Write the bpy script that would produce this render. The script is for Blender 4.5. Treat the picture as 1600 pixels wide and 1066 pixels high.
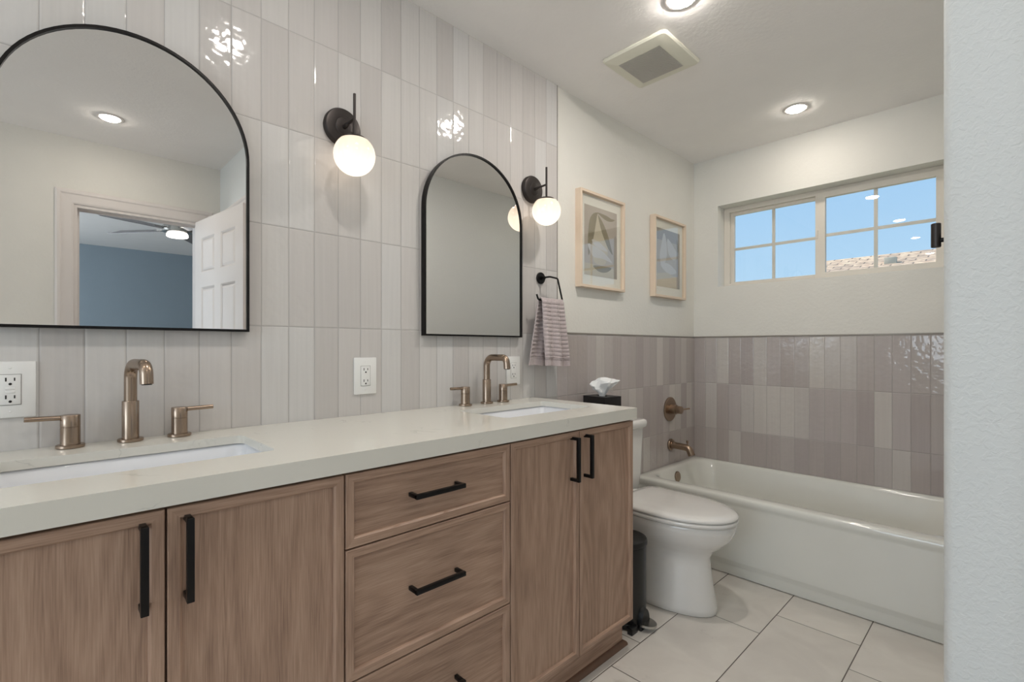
import bpy, bmesh, math, random
from mathutils import Vector, Matrix, noise
random.seed(7)
PI = math.pi
for o in list(bpy.data.objects): bpy.data.objects.remove(o, do_unlink=True)
scene = bpy.context.scene
COL = scene.collection

def lin(c):
    return tuple(((v/255)/12.92 if v/255 <= .04045 else ((v/255+.055)/1.055)**2.4) for v in c)

# ------------------------------------------------------------------ camera
F_PX, YAW, HORIZON, CAM_X, CAM_Z = 761.7, 0.8031, 543.1, 1.561, 1.158
cam_d = bpy.data.cameras.new('camera'); cam = bpy.data.objects.new('camera', cam_d); COL.objects.link(cam)
cam_d.sensor_width = 36; cam_d.lens = F_PX/1600*36; cam_d.shift_y = (HORIZON-533)/1600
cam_d.clip_start = 0.02; cam_d.clip_end = 200
cam.location = (CAM_X, 0, CAM_Z); cam.rotation_euler = (PI/2, 0, YAW)
scene.camera = cam

# ------------------------------------------------------------------ exposure, sky, sun
vs = scene.view_settings
vs.view_transform = 'Standard'; vs.look = 'None'; vs.exposure = 0.64; vs.gamma = 1; vs.use_curve_mapping = False
world = bpy.data.worlds.new('sky'); scene.world = world; world.use_nodes = True
wn = world.node_tree.nodes; wl = world.node_tree.links; wn.clear()
w_out = wn.new('ShaderNodeOutputWorld'); w_bg = wn.new('ShaderNodeBackground'); w_r = wn.new('ShaderNodeValToRGB')
w_s = wn.new('ShaderNodeSeparateXYZ'); w_c = wn.new('ShaderNodeTexCoord')
wl.new(w_c.outputs['Generated'], w_s.inputs[0]); wl.new(w_s.outputs['Z'], w_r.inputs[0])
wl.new(w_r.outputs[0], w_bg.inputs[0]); wl.new(w_bg.outputs[0], w_out.inputs[0])
w_r.color_ramp.elements[0].position = 0.0; w_r.color_ramp.elements[0].color = (*lin((196, 228, 250)), 1)
w_r.color_ramp.elements[1].position = 0.45; w_r.color_ramp.elements[1].color = (*lin((148, 198, 246)), 1)
w_bg.inputs[1].default_value = .655
sun_d = bpy.data.lights.new('sun', 'SUN'); sun = bpy.data.objects.new('sun', sun_d); COL.objects.link(sun)
sun_d.energy = 3.8; sun_d.angle = .01; sun_d.color = (1, .95, .88)
sun.rotation_euler = (0, math.radians(-38), 0); sun.location = (-10, 5, 12)
CAN_STRENGTH = 135.0
GLOBE_STRENGTH = 1.05
# bluish daylight from behind the camera, supplied by an added lamp; its window is unseen
day_d = bpy.data.lights.new('rear_daylight_fill', 'AREA'); day = bpy.data.objects.new('rear_daylight_fill', day_d); COL.objects.link(day)
day_d.shape = 'RECTANGLE'; day_d.size = 1.7; day_d.size_y = 1.3; day_d.energy = 22; day_d.color = (.80, .90, 1.0)
day.location = (1.40, -3.68, 1.55); day.rotation_euler = (PI/2+math.radians(14), 0, 0)   # towards +y, tilted a little upwards to brighten the ceiling
bed_d = bpy.data.lights.new('bedroom_fill_light', 'AREA'); bed = bpy.data.objects.new('bedroom_fill_light', bed_d); COL.objects.link(bed)  # added fill lamp that brightens the bedroom; its window is unseen
bed_d.shape = 'RECTANGLE'; bed_d.size = 1.6; bed_d.size_y = 1.2; bed_d.energy = 42; bed_d.color = (.82, .91, 1.0)
bed.location = (4.6, -1.75, 1.5); bed.rotation_euler = (PI/2+.15, 0, 0)

# ------------------------------------------------------------------ materials
MATS = {}
def new_mat(name):
    m = bpy.data.materials.new(name); m.use_nodes = True; MATS[name] = m
    nt = m.node_tree; b = nt.nodes['Principled BSDF']
    return m, nt, b
def N(nt, t, **k):
    n = nt.nodes.new(t)
    for a, v in k.items(): setattr(n, a, v)
    return n
def L(nt, a, b): nt.links.new(a, b)
def mth(nt, op, a, b=None, c=None, clamp=False):
    n = nt.nodes.new('ShaderNodeMath'); n.operation = op; n.use_clamp = clamp
    for i, v in enumerate((a, b, c)):
        if v is None: continue
        if isinstance(v, (int, float)): n.inputs[i].default_value = v
        else: nt.links.new(v, n.inputs[i])
    return n.outputs[0]
def simple(name, rgb, rough=.5, metal=0, bump=None, coat=0, spec=None, vary=None):
    """plain procedural surface: colour broken up by a faint noise, optional bump (scale, distance, detail)"""
    m, nt, b = new_mat(name)
    c = lin(rgb)
    b.inputs['Roughness'].default_value = rough; b.inputs['Metallic'].default_value = metal
    if spec is not None: b.inputs['Specular IOR Level'].default_value = spec
    if coat: b.inputs['Coat Weight'].default_value = coat; b.inputs['Coat Roughness'].default_value = .05
    g = N(nt, 'ShaderNodeNewGeometry')
    nz = N(nt, 'ShaderNodeTexNoise'); nz.inputs['Scale'].default_value = (vary or (6, .03))[0]; nz.inputs['Detail'].default_value = 3
    L(nt, g.outputs['Position'], nz.inputs['Vector'])
    mix = N(nt, 'ShaderNodeMix', data_type='RGBA'); a = (vary or (6, .03))[1]
    mix.inputs[6].default_value = (*[v*(1-a) for v in c], 1); mix.inputs[7].default_value = (*[min(1, v*(1+a)) for v in c], 1)
    L(nt, nz.outputs[0], mix.inputs[0]); L(nt, mix.outputs[2], b.inputs['Base Color'])
    if bump:
        n2 = N(nt, 'ShaderNodeTexNoise'); n2.inputs['Scale'].default_value = bump[0]; n2.inputs['Detail'].default_value = bump[2]
        L(nt, g.outputs['Position'], n2.inputs['Vector'])
        bp = N(nt, 'ShaderNodeBump'); bp.inputs['Distance'].default_value = bump[1]; bp.inputs['Strength'].default_value = 1
        L(nt, n2.outputs[0], bp.inputs['Height']); L(nt, bp.outputs[0], b.inputs['Normal'])
    return m

PAINT = simple('painted_drywall', (230, 228, 221), .75, bump=(70, .0011, 2))
CEIL = simple('ceiling_paint', (247, 244, 241), .85, bump=(60, .0012, 3))
def orange_peel():
    m, nt, b = new_mat('textured_wall_paint')
    b.inputs['Base Color'].default_value = (*lin((215, 218, 217)), 1); b.inputs['Roughness'].default_value = .6
    g = N(nt, 'ShaderNodeNewGeometry')
    nz = N(nt, 'ShaderNodeTexNoise'); nz.inputs['Scale'].default_value = 120; nz.inputs['Detail'].default_value = 3; nz.inputs['Distortion'].default_value = .7
    L(nt, g.outputs['Position'], nz.inputs['Vector'])
    mr = N(nt, 'ShaderNodeMapRange'); mr.inputs[1].default_value = .42; mr.inputs[2].default_value = .62
    L(nt, nz.outputs[0], mr.inputs[0])
    bp = N(nt, 'ShaderNodeBump'); bp.inputs['Distance'].default_value = .0005; bp.inputs['Strength'].default_value = .8
    L(nt, mr.outputs[0], bp.inputs['Height']); L(nt, bp.outputs[0], b.inputs['Normal'])
    return m
PEEL = orange_peel()
BLUE = simple('slate_blue_paint', (142, 156, 166), .7, bump=(70, .0008, 2))
WHITE_TRIM = simple('white_semigloss_trim', (226, 220, 216), .35)
VINYL = simple('window_vinyl', (226, 219, 207), .4)
PORC = simple('white_porcelain', (232, 230, 226), .08, coat=.5)
SINKM = simple('white_sink_ceramic', (238, 240, 244), .08, coat=.5)
TUBM = simple('white_tub_enamel', (228, 228, 221), .13, coat=.4)
PLAST = simple('white_plastic', (236, 236, 234), .3)
CREAM = simple('fan_cover_plastic', (226, 224, 208), .4)
GRILLE = simple('fan_grille_plastic', (205, 201, 194), .5)
DARK = simple('slot_black', (18, 17, 17), .5)
BLACKM = simple('matte_black_metal', (26, 24, 24), .38, metal=.6)
SCON = simple('bronze_black_metal', (62, 57, 55), .4, metal=.7)
BPLAST = simple('black_plastic', (20, 20, 21), .35)
STEEL = simple('brushed_steel', (190, 188, 184), .25, metal=1)
TISS = simple('tissue_paper', (240, 241, 240), .9)
BOXM = simple('black_leatherette', (24, 22, 22), .45, bump=(300, .0003, 2))
PALE = simple('pale_maple', (228, 208, 186), .5, vary=(14, .05))
MATB = simple('mat_board', (240, 238, 230), .8)
GASKET = simple('window_gasket', (120, 118, 112), .6)
FANW = simple('fan_white_blade', (160, 158, 161), .5)
STUCCO = simple('stucco', (205, 190, 165), .9, bump=(30, .004, 4))
CARPET = simple('carpet', (170, 165, 158), .95, bump=(200, .003, 3))

def brushed(name, rgb, rough, axis):
    m, nt, b = new_mat(name)
    b.inputs['Metallic'].default_value = 1; b.inputs['Roughness'].default_value = rough
    tc = N(nt, 'ShaderNodeNewGeometry'); mp = N(nt, 'ShaderNodeMapping')
    sc = [900, 900, 900]; sc[axis] = 12; mp.inputs['Scale'].default_value = sc
    L(nt, tc.outputs['Position'], mp.inputs['Vector'])
    nz = N(nt, 'ShaderNodeTexNoise'); nz.inputs['Scale'].default_value = 1; nz.inputs['Detail'].default_value = 2
    L(nt, mp.outputs[0], nz.inputs['Vector'])
    c = lin(rgb); mix = N(nt, 'ShaderNodeMix', data_type='RGBA')
    mix.inputs[6].default_value = (*[v*.85 for v in c], 1); mix.inputs[7].default_value = (*[v*1.12 for v in c], 1)
    L(nt, nz.outputs[0], mix.inputs[0]); L(nt, mix.outputs[2], b.inputs['Base Color'])
    return m
BRONZE = brushed('champagne_bronze', (164, 145, 128), .26, 2)
BRONZE_D = brushed('aged_bronze', (160, 140, 122), .3, 2)

def wood(name, along):
    m, nt, b = new_mat(name)
    g = N(nt, 'ShaderNodeNewGeometry'); mp = N(nt, 'ShaderNodeMapping')
    big = {2: (5, 5, .55), 1: (5, .5, 5)}[along]; fine = {2: (130, 130, 4), 1: (130, 4, 130)}[along]
    mp.inputs['Scale'].default_value = big; L(nt, g.outputs['Position'], mp.inputs['Vector'])
    nz = N(nt, 'ShaderNodeTexNoise'); nz.inputs['Scale'].default_value = 1.0; nz.inputs['Detail'].default_value = 1; nz.inputs['Distortion'].default_value = .1
    L(nt, mp.outputs[0], nz.inputs['Vector'])
    rings = mth(nt, 'SINE', mth(nt, 'MULTIPLY', nz.outputs[0], 150))
    rings = mth(nt, 'MULTIPLY_ADD', rings, .5, .5)
    mp2 = N(nt, 'ShaderNodeMapping'); mp2.inputs['Scale'].default_value = fine; L(nt, g.outputs['Position'], mp2.inputs['Vector'])
    n2 = N(nt, 'ShaderNodeTexNoise'); n2.inputs['Scale'].default_value = 3.2; n2.inputs['Detail'].default_value = 4; L(nt, mp2.outputs[0], n2.inputs['Vector'])
    mp3 = N(nt, 'ShaderNodeMapping'); mp3.inputs['Scale'].default_value = {2: (22, 22, 1.2), 1: (22, 1.2, 22)}[along]; L(nt, g.outputs['Position'], mp3.inputs['Vector'])
    n3 = N(nt, 'ShaderNodeTexNoise'); n3.inputs['Scale'].default_value = 1; n3.inputs['Detail'].default_value = 3; L(nt, mp3.outputs[0], n3.inputs['Vector'])
    f = mth(nt, 'MULTIPLY', mth(nt, 'ADD', mth(nt, 'MULTIPLY', rings, .17), mth(nt, 'ADD', mth(nt, 'MULTIPLY', n2.outputs[0], .95), mth(nt, 'MULTIPLY', n3.outputs[0], .50))), .8)
    r = N(nt, 'ShaderNodeValToRGB'); L(nt, f, r.inputs[0])
    e = r.color_ramp.elements
    e[0].position = .42; e[0].color = (*lin((140, 112, 95)), 1)
    e[1].position = .88; e[1].color = (*lin((186, 157, 136)), 1)
    x = e.new(.64); x.color = (*lin((168, 138, 118)), 1)
    L(nt, r.outputs[0], b.inputs['Base Color']); b.inputs['Roughness'].default_value = .45
    bp = N(nt, 'ShaderNodeBump'); bp.inputs['Distance'].default_value = .0003; bp.inputs['Strength'].default_value = .5
    L(nt, f, bp.inputs['Height']); L(nt, bp.outputs[0], b.inputs['Normal'])
    return m
WOODV = wood('oak_vertical_grain', 2); WOODH = wood('oak_horizontal_grain', 1)
SHOE = simple('dark_walnut_molding', (112, 84, 68), .5, vary=(40, .12))

def quartz():
    m, nt, b = new_mat('quartz_counter')
    g = N(nt, 'ShaderNodeNewGeometry')
    n = N(nt, 'ShaderNodeTexNoise'); n.inputs['Scale'].default_value = 5; n.inputs['Detail'].default_value = 6; n.inputs['Distortion'].default_value = 1.4
    L(nt, g.outputs['Position'], n.inputs['Vector'])
    v = mth(nt, 'ABSOLUTE', mth(nt, 'SUBTRACT', n.outputs[0], .5))
    n2 = N(nt, 'ShaderNodeTexNoise'); n2.inputs['Scale'].default_value = 11; L(nt, g.outputs['Position'], n2.inputs['Vector'])
    gate = N(nt, 'ShaderNodeMapRange'); gate.inputs[1].default_value = .56; gate.inputs[2].default_value = .68; L(nt, n2.outputs[0], gate.inputs[0])
    mr = N(nt, 'ShaderNodeMapRange'); mr.inputs[1].default_value = 0; mr.inputs[2].default_value = .012; mr.inputs[3].default_value = 1; mr.inputs[4].default_value = 0
    L(nt, v, mr.inputs[0])
    f = mth(nt, 'MULTIPLY', mr.outputs[0], mth(nt, 'MULTIPLY', gate.outputs[0], .35))
    mix = N(nt, 'ShaderNodeMix', data_type='RGBA'); mix.inputs[6].default_value = (*lin((224, 222, 213)), 1); mix.inputs[7].default_value = (*lin((165, 165, 158)), 1)
    L(nt, f, mix.inputs[0]); L(nt, mix.outputs[2], b.inputs['Base Color']); b.inputs['Roughness'].default_value = .13
    return m
QUARTZ = quartz()

def tile(name, axis, pitch, off, zoff, rowh, shades, grout, gw=.0011, rough=.07, wave=.0016, seed=0.0):
    """stacked glazed tiles on a wall: every tile its own shade, its own slight waviness; grout joints"""
    m, nt, b = new_mat(name)
    g = N(nt, 'ShaderNodeNewGeometry'); s = N(nt, 'ShaderNodeSeparateXYZ'); L(nt, g.outputs['Position'], s.inputs[0])
    u = mth(nt, 'DIVIDE', mth(nt, 'SUBTRACT', s.outputs[axis], off), pitch)
    v = mth(nt, 'DIVIDE', mth(nt, 'SUBTRACT', s.outputs[2], zoff), rowh)
    fu = mth(nt, 'FLOOR', u); fv = mth(nt, 'FLOOR', v)
    cb = N(nt, 'ShaderNodeCombineXYZ'); L(nt, fu, cb.inputs[0]); L(nt, fv, cb.inputs[1]); cb.inputs[2].default_value = seed
    wnz = N(nt, 'ShaderNodeTexWhiteNoise', noise_dimensions='3D'); L(nt, cb.outputs[0], wnz.inputs['Vector'])
    def edge(x, size):
        fr = mth(nt, 'FRACT', x); d = mth(nt, 'SUBTRACT', .5, mth(nt, 'ABSOLUTE', mth(nt, 'SUBTRACT', fr, .5)))
        return mth(nt, 'MULTIPLY', d, size)
    d = mth(nt, 'MINIMUM', edge(u, pitch), edge(v, rowh))
    mr = N(nt, 'ShaderNodeMapRange'); mr.inputs[1].default_value = gw*.6; mr.inputs[2].default_value = gw*1.4; L(nt, d, mr.inputs[0])
    ramp = N(nt, 'ShaderNodeValToRGB'); ramp.color_ramp.interpolation = 'CONSTANT'
    e = ramp.color_ramp.elements
    for i, c in enumerate(shades):
        if i < 2: e[i].position = i/len(shades); e[i].color = (*lin(c), 1)
        else: x = e.new(i/len(shades)); x.color = (*lin(c), 1)
    L(nt, wnz.outputs['Value'], ramp.inputs[0])
    # vertical brushing in the glaze
    mp = N(nt, 'ShaderNodeMapping'); mp.inputs['Scale'].default_value = (90, 90, 3); L(nt, g.outputs['Position'], mp.inputs['Vector'])
    st = N(nt, 'ShaderNodeTexNoise'); st.inputs['Scale'].default_value = 1; st.inputs['Detail'].default_value = 3; L(nt, mp.outputs[0], st.inputs['Vector'])
    hs = N(nt, 'ShaderNodeHueSaturation'); L(nt, ramp.outputs[0], hs.inputs['Color'])
    L(nt, mth(nt, 'MULTIPLY_ADD', st.outputs[0], .14, .93), hs.inputs['Value'])
    mix = N(nt, 'ShaderNodeMix', data_type='RGBA'); mix.inputs[6].default_value = (*lin(grout), 1)
    L(nt, mr.outputs[0], mix.inputs[0]); L(nt, hs.outputs[0], mix.inputs[7]); L(nt, mix.outputs[2], b.inputs['Base Color'])
    rg = mth(nt, 'MULTIPLY_ADD', mth(nt, 'SUBTRACT', 1.0, mr.outputs[0]), .7, rough); L(nt, rg, b.inputs['Roughness'])
    # waviness, different in every tile
    va = N(nt, 'ShaderNodeVectorMath', operation='SCALE'); L(nt, wnz.outputs['Color'], va.inputs[0]); va.inputs['Scale'].default_value = 5
    vb = N(nt, 'ShaderNodeVectorMath', operation='ADD'); L(nt, g.outputs['Position'], vb.inputs[0]); L(nt, va.outputs[0], vb.inputs[1])
    wv = N(nt, 'ShaderNodeTexNoise'); wv.inputs['Scale'].default_value = 38; wv.inputs['Detail'].default_value = 1; L(nt, vb.outputs[0], wv.inputs['Vector'])
    wv2 = N(nt, 'ShaderNodeTexNoise'); wv2.inputs['Scale'].default_value = 9; wv2.inputs['Detail'].default_value = 1; L(nt, vb.outputs[0], wv2.inputs['Vector'])
    mr2 = N(nt, 'ShaderNodeMapRange'); mr2.inputs[1].default_value = 0; mr2.inputs[2].default_value = gw*3.5; L(nt, d, mr2.inputs[0])
    h = mth(nt, 'ADD', mth(nt, 'MULTIPLY', wv.outputs[0], wave*.75), mth(nt, 'ADD', mth(nt, 'MULTIPLY', wv2.outputs[0], wave), mth(nt, 'MULTIPLY', mr2.outputs[0], .0010)))
    bp = N(nt, 'ShaderNodeBump'); bp.inputs['Distance'].default_value = 1; bp.inputs['Strength'].default_value = 1
    L(nt, h, bp.inputs['Height']); L(nt, bp.outputs[0], b.inputs['Normal'])
    return m
SH = [(208, 206, 204), (206, 203, 200), (201, 197, 194), (207, 204, 201), (197, 193, 190), (204, 200, 197)]
SH2 = [(198, 192, 187), (183, 174, 170), (190, 183, 179), (179, 170, 167), (203, 197, 191), (186, 178, 174), (188, 180, 177)]  # same tile, darker: the dimmer end of the room put into the colour
TILE_V = tile('zellige_tile_vanity_wall', 1, .0790, 1.813, 1.222, .305, SH, (172, 169, 167))
TILE_T = tile('zellige_tile_toilet_wall', 1, .0790, 1.813, 1.222, .305, SH2, (170, 164, 160), seed=3.0)
TILE_B = tile('zellige_tile_tub_wall', 0, .0784, 0, 1.222, .305, SH2, (168, 162, 158), seed=9.0)

def floor_tile():
    m, nt, b = new_mat('porcelain_floor_tile')
    g = N(nt, 'ShaderNodeNewGeometry'); s = N(nt, 'ShaderNodeSeparateXYZ'); L(nt, g.outputs['Position'], s.inputs[0])
    P, R = .3017, .6
    u = mth(nt, 'DIVIDE', mth(nt, 'SUBTRACT', s.outputs[0], .536), P); fu = mth(nt, 'FLOOR', u)
    odd = mth(nt, 'FLOORED_MODULO', fu, 2.0)      # column .536-.838 is even: joints at 1.491; odd columns 1.687
    v = mth(nt, 'DIVIDE', mth(nt, 'SUBTRACT', mth(nt, 'SUBTRACT', s.outputs[1], 1.491), mth(nt, 'MULTIPLY', odd, .196)), R)
    fv = mth(nt, 'FLOOR', v)
    def edge(x, size):
        fr = mth(nt, 'FRACT', x); return mth(nt, 'MULTIPLY', mth(nt, 'SUBTRACT', .5, mth(nt, 'ABSOLUTE', mth(nt, 'SUBTRACT', fr, .5))), size)
    d = mth(nt, 'MINIMUM', edge(u, P), edge(v, R))
    mr = N(nt, 'ShaderNodeMapRange'); mr.inputs[1].default_value = .0010; mr.inputs[2].default_value = .0022; L(nt, d, mr.inputs[0])
    cb = N(nt, 'ShaderNodeCombineXYZ'); L(nt, fu, cb.inputs[0]); L(nt, fv, cb.inputs[1])
    wz = N(nt, 'ShaderNodeTexWhiteNoise', noise_dimensions='3D'); L(nt, cb.outputs[0], wz.inputs['Vector'])
    va = N(nt, 'ShaderNodeVectorMath', operation='SCALE'); L(nt, wz.outputs['Color'], va.inputs[0]); va.inputs['Scale'].default_value = 7
    vb = N(nt, 'ShaderNodeVectorMath', operation='ADD'); L(nt, g.outputs['Position'], vb.inputs[0]); L(nt, va.outputs[0], vb.inputs[1])
    n1 = N(nt, 'ShaderNodeTexNoise'); n1.inputs['Scale'].default_value = 5; n1.inputs['Detail'].default_value = 6; n1.inputs['Distortion'].default_value = .8; L(nt, vb.outputs[0], n1.inputs['Vector'])
    r = N(nt, 'ShaderNodeValToRGB'); L(nt, n1.outputs[0], r.inputs[0]); e = r.color_ramp.elements
    e[0].position = .3; e[0].color = (*lin((210, 204, 196)), 1); e[1].position = .7; e[1].color = (*lin((226, 221, 213)), 1)
    # worn pits and darker clouds here and there
    n2 = N(nt, 'ShaderNodeTexNoise'); n2.inputs['Scale'].default_value = 7; n2.inputs['Detail'].default_value = 8; n2.inputs['Roughness'].default_value = .72; L(nt, vb.outputs[0], n2.inputs['Vector'])
    pit = N(nt, 'ShaderNodeMapRange'); pit.inputs[1].default_value = .62; pit.inputs[2].default_value = .72; L(nt, n2.outputs[0], pit.inputs[0])
    mx = N(nt, 'ShaderNodeMix', data_type='RGBA'); mx.inputs[7].default_value = (*lin((176, 168, 158)), 1)
    L(nt, mth(nt, 'MULTIPLY', pit.outputs[0], .5), mx.inputs[0]); L(nt, r.outputs[0], mx.inputs[6])
    mix = N(nt, 'ShaderNodeMix', data_type='RGBA'); mix.inputs[6].default_value = (*lin((92, 84, 76)), 1)
    L(nt, mr.outputs[0], mix.inputs[0]); L(nt, mx.outputs[2], mix.inputs[7]); L(nt, mix.outputs[2], b.inputs['Base Color'])
    b.inputs['Roughness'].default_value = .38
    bp = N(nt, 'ShaderNodeBump'); bp.inputs['Distance'].default_value = .0015; L(nt, mr.outputs[0], bp.inputs['Height']); L(nt, bp.outputs[0], b.inputs['Normal'])
    return m
FLOORM = floor_tile()

def emissive(name, rgb, strength, base=(1, 1, 1), gloss=False):
    m, nt, b = new_mat(name)
    b.inputs['Base Color'].default_value = (*base, 1); b.inputs['Emission Color'].default_value = (*lin(rgb), 1)
    b.inputs['Emission Strength'].default_value = strength; b.inputs['Roughness'].default_value = .12 if gloss else .5
    return m
CANL = emissive('downlight_lens', (255, 248, 240), CAN_STRENGTH)
FANL = emissive('fan_light_lens', (255, 250, 244), 6.0)
def globe_mat():
    m, nt, b = new_mat('opal_glass_globe')
    b.inputs['Base Color'].default_value = (.14, .13, .12, 1); b.inputs['Roughness'].default_value = .12
    g = N(nt, 'ShaderNodeTexCoord'); s = N(nt, 'ShaderNodeSeparateXYZ'); L(nt, g.outputs['Object'], s.inputs[0])
    # bulb glow painted into the emission colour, darker towards the top; swirls in the opal glass
    mr = N(nt, 'ShaderNodeMapRange'); mr.inputs[1].default_value = .064; mr.inputs[2].default_value = -.05; L(nt, s.outputs[2], mr.inputs[0])
    mp = N(nt, 'ShaderNodeMapping'); mp.inputs['Scale'].default_value = (34, 34, 8); L(nt, g.outputs['Object'], mp.inputs['Vector'])
    nz = N(nt, 'ShaderNodeTexNoise'); nz.inputs['Scale'].default_value = 1; L(nt, mp.outputs[0], nz.inputs['Vector'])
    f = mth(nt, 'ADD', mr.outputs[0], mth(nt, 'MULTIPLY_ADD', nz.outputs[0], .5, -.25))
    r = N(nt, 'ShaderNodeValToRGB'); e = r.color_ramp.elements; L(nt, f, r.inputs[0])
    e[0].position = 0; e[0].color = (.50, .385, .28, 1); e[1].position = .85; e[1].color = (.92, .76, .59, 1)
    L(nt, r.outputs[0], b.inputs['Emission Color']); b.inputs['Emission Strength'].default_value = GLOBE_STRENGTH
    return m
GLOBE = globe_mat()

def glass_mat(name, tint=(.97, .98, .98), ior=1.5):
    m = bpy.data.materials.new(name); m.use_nodes = True; nt = m.node_tree; nt.nodes.clear()
    o = N(nt, 'ShaderNodeOutputMaterial'); mx = N(nt, 'ShaderNodeMixShader'); t = N(nt, 'ShaderNodeBsdfTransparent'); g = N(nt, 'ShaderNodeBsdfGlossy')
    f = N(nt, 'ShaderNodeFresnel'); f.inputs[0].default_value = ior
    t.inputs[0].default_value = (*tint, 1); g.inputs['Roughness'].default_value = .0
    gg = N(nt, 'ShaderNodeNewGeometry')     # thin pane: the fresnel term of the face entered only
    L(nt, mth(nt, 'MULTIPLY', f.outputs[0], mth(nt, 'SUBTRACT', 1.0, gg.outputs['Backfacing'])), mx.inputs[0]); L(nt, t.outputs[0], mx.inputs[1]); L(nt, g.outputs[0], mx.inputs[2]); L(nt, mx.outputs[0], o.inputs[0])
    return m
GLASS = glass_mat('window_glass'); PGLASS = glass_mat('picture_glass', (.98, .98, .97), 2.1)
m, nt, b = new_mat('mirror_silver'); MIRROR = m
b.inputs['Base Color'].default_value = (.80, .79, .77, 1); b.inputs['Metallic'].default_value = 1; b.inputs['Roughness'].default_value = 0.0

def towel_mat():
    m, nt, b = new_mat('ribbed_terry')
    g = N(nt, 'ShaderNodeNewGeometry')
    n = N(nt, 'ShaderNodeTexNoise'); n.inputs['Scale'].default_value = 420; n.inputs['Detail'].default_value = 2; L(nt, g.outputs['Position'], n.inputs['Vector'])
    r = N(nt, 'ShaderNodeValToRGB'); L(nt, n.outputs[0], r.inputs[0]); e = r.color_ramp.elements
    e[0].position = .3; e[0].color = (*lin((172, 158, 158)), 1); e[1].position = .75; e[1].color = (*lin((206, 194, 194)), 1)
    L(nt, r.outputs[0], b.inputs['Base Color']); b.inputs['Roughness'].default_value = .95
    bp = N(nt, 'ShaderNodeBump'); bp.inputs['Distance'].default_value = .0012; L(nt, n.outputs[0], bp.inputs['Height']); L(nt, bp.outputs[0], b.inputs['Normal'])
    b.inputs['Sheen Weight'].default_value = .3
    return m
TOWEL = towel_mat()
def shingles():
    m, nt, b = new_mat('tan_shingles')
    g = N(nt, 'ShaderNodeNewGeometry'); br = N(nt, 'ShaderNodeTexBrick'); L(nt, g.outputs['Position'], br.inputs['Vector'])
    br.inputs['Scale'].default_value = 1.6; br.inputs['Color1'].default_value = (*lin((205, 178, 150)), 1); br.inputs['Color2'].default_value = (*lin((170, 148, 128)), 1)
    br.inputs['Mortar'].default_value = (*lin((120, 104, 92)), 1); br.inputs['Mortar Size'].default_value = .02
    n = N(nt, 'ShaderNodeTexNoise'); n.inputs['Scale'].default_value = 9; n.inputs['Detail'].default_value = 5; L(nt, g.outputs['Position'], n.inputs['Vector'])
    mx = N(nt, 'ShaderNodeMix', data_type='RGBA', blend_type='OVERLAY'); mx.inputs[0].default_value = .8
    L(nt, br.outputs[0], mx.inputs[6]); L(nt, n.outputs[0], mx.inputs[7]); L(nt, mx.outputs[2], b.inputs['Base Color']); b.inputs['Roughness'].default_value = .9
    return m
SHING = shingles()
ART = [simple('print_taupe_ground', (186, 176, 166), .8), simple('print_olive_leaf', (140, 130, 106), .8), simple('print_beige', (200, 190, 168), .8),
       simple('print_pale_leaf', (206, 202, 198), .8), simple('print_grey_band', (160, 154, 148), .8)]

# ------------------------------------------------------------------ mesh helpers
def BM(): return bmesh.new()
def _tag(bm, n0, mi):
    for f in list(bm.faces)[n0:]: f.material_index = mi
def box(bm, x0, x1, y0, y1, z0, z1, mi=0, bev=0, seg=2):
    t = bmesh.new(); r = bmesh.ops.create_cube(t, size=1)
    for v in t.verts: v.co = Vector(((x0+x1)/2+v.co.x*(x1-x0), (y0+y1)/2+v.co.y*(y1-y0), (z0+z1)/2+v.co.z*(z1-z0)))
    if bev: bmesh.ops.bevel(t, geom=list(t.edges), offset=bev, segments=seg, profile=.5, affect='EDGES', clamp_overlap=True)
    merge(bm, t, mi)
def merge(bm, t, mi=None, M=None):
    if M is not None: bmesh.ops.transform(t, matrix=M, verts=t.verts)
    vm = {v: bm.verts.new(v.co) for v in t.verts}
    for f in t.faces:
        try: nf = bm.faces.new([vm[v] for v in f.verts])
        except ValueError: continue
        nf.material_index = f.material_index if mi is None else mi
        nf.smooth = f.smooth
    t.free()
def frame_mat(p, d):
    d = Vector(d).normalized(); up = Vector((0, 0, 1)) if abs(d.z) < .95 else Vector((1, 0, 0))
    x = d.cross(up).normalized(); y = x.cross(d).normalized()
    return Matrix.Translation(p) @ Matrix((x, y, d)).transposed().to_4x4()
def lathe(bm, prof, p=(0, 0, 0), d=(0, 0, 1), seg=40, mi=0):
    """prof: list of (radius, height) turned about axis d through p"""
    t = bmesh.new(); rings = []
    for r, h in prof:
        if r < 1e-6: rings.append([t.verts.new((0, 0, h))])
        else: rings.append([t.verts.new((r*math.cos(2*PI*i/seg), r*math.sin(2*PI*i/seg), h)) for i in range(seg)])
    for a, b_ in zip(rings, rings[1:]):
        for i in range(seg):
            j = (i+1) % seg
            if len(a) == 1 and len(b_) == 1: continue
            if len(a) == 1: t.faces.new([a[0], b_[i], b_[j]])
            elif len(b_) == 1: t.faces.new([a[i], a[j], b_[0]])
            else: t.faces.new([a[i], a[j], b_[j], b_[i]])
    for f in t.faces: f.smooth = True
    bmesh.ops.recalc_face_normals(t, faces=t.faces)
    merge(bm, t, mi, frame_mat(p, d))
def cyl(bm, r, p, q, seg=28, mi=0, bev=.0008):
    p, q = Vector(p), Vector(q); h = (q-p).length; b_ = min(bev, r*.4, h*.4)
    lathe(bm, [(0, 0), (r-b_, 0), (r, b_), (r, h-b_), (r-b_, h), (0, h)], p, q-p, seg, mi)
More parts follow.
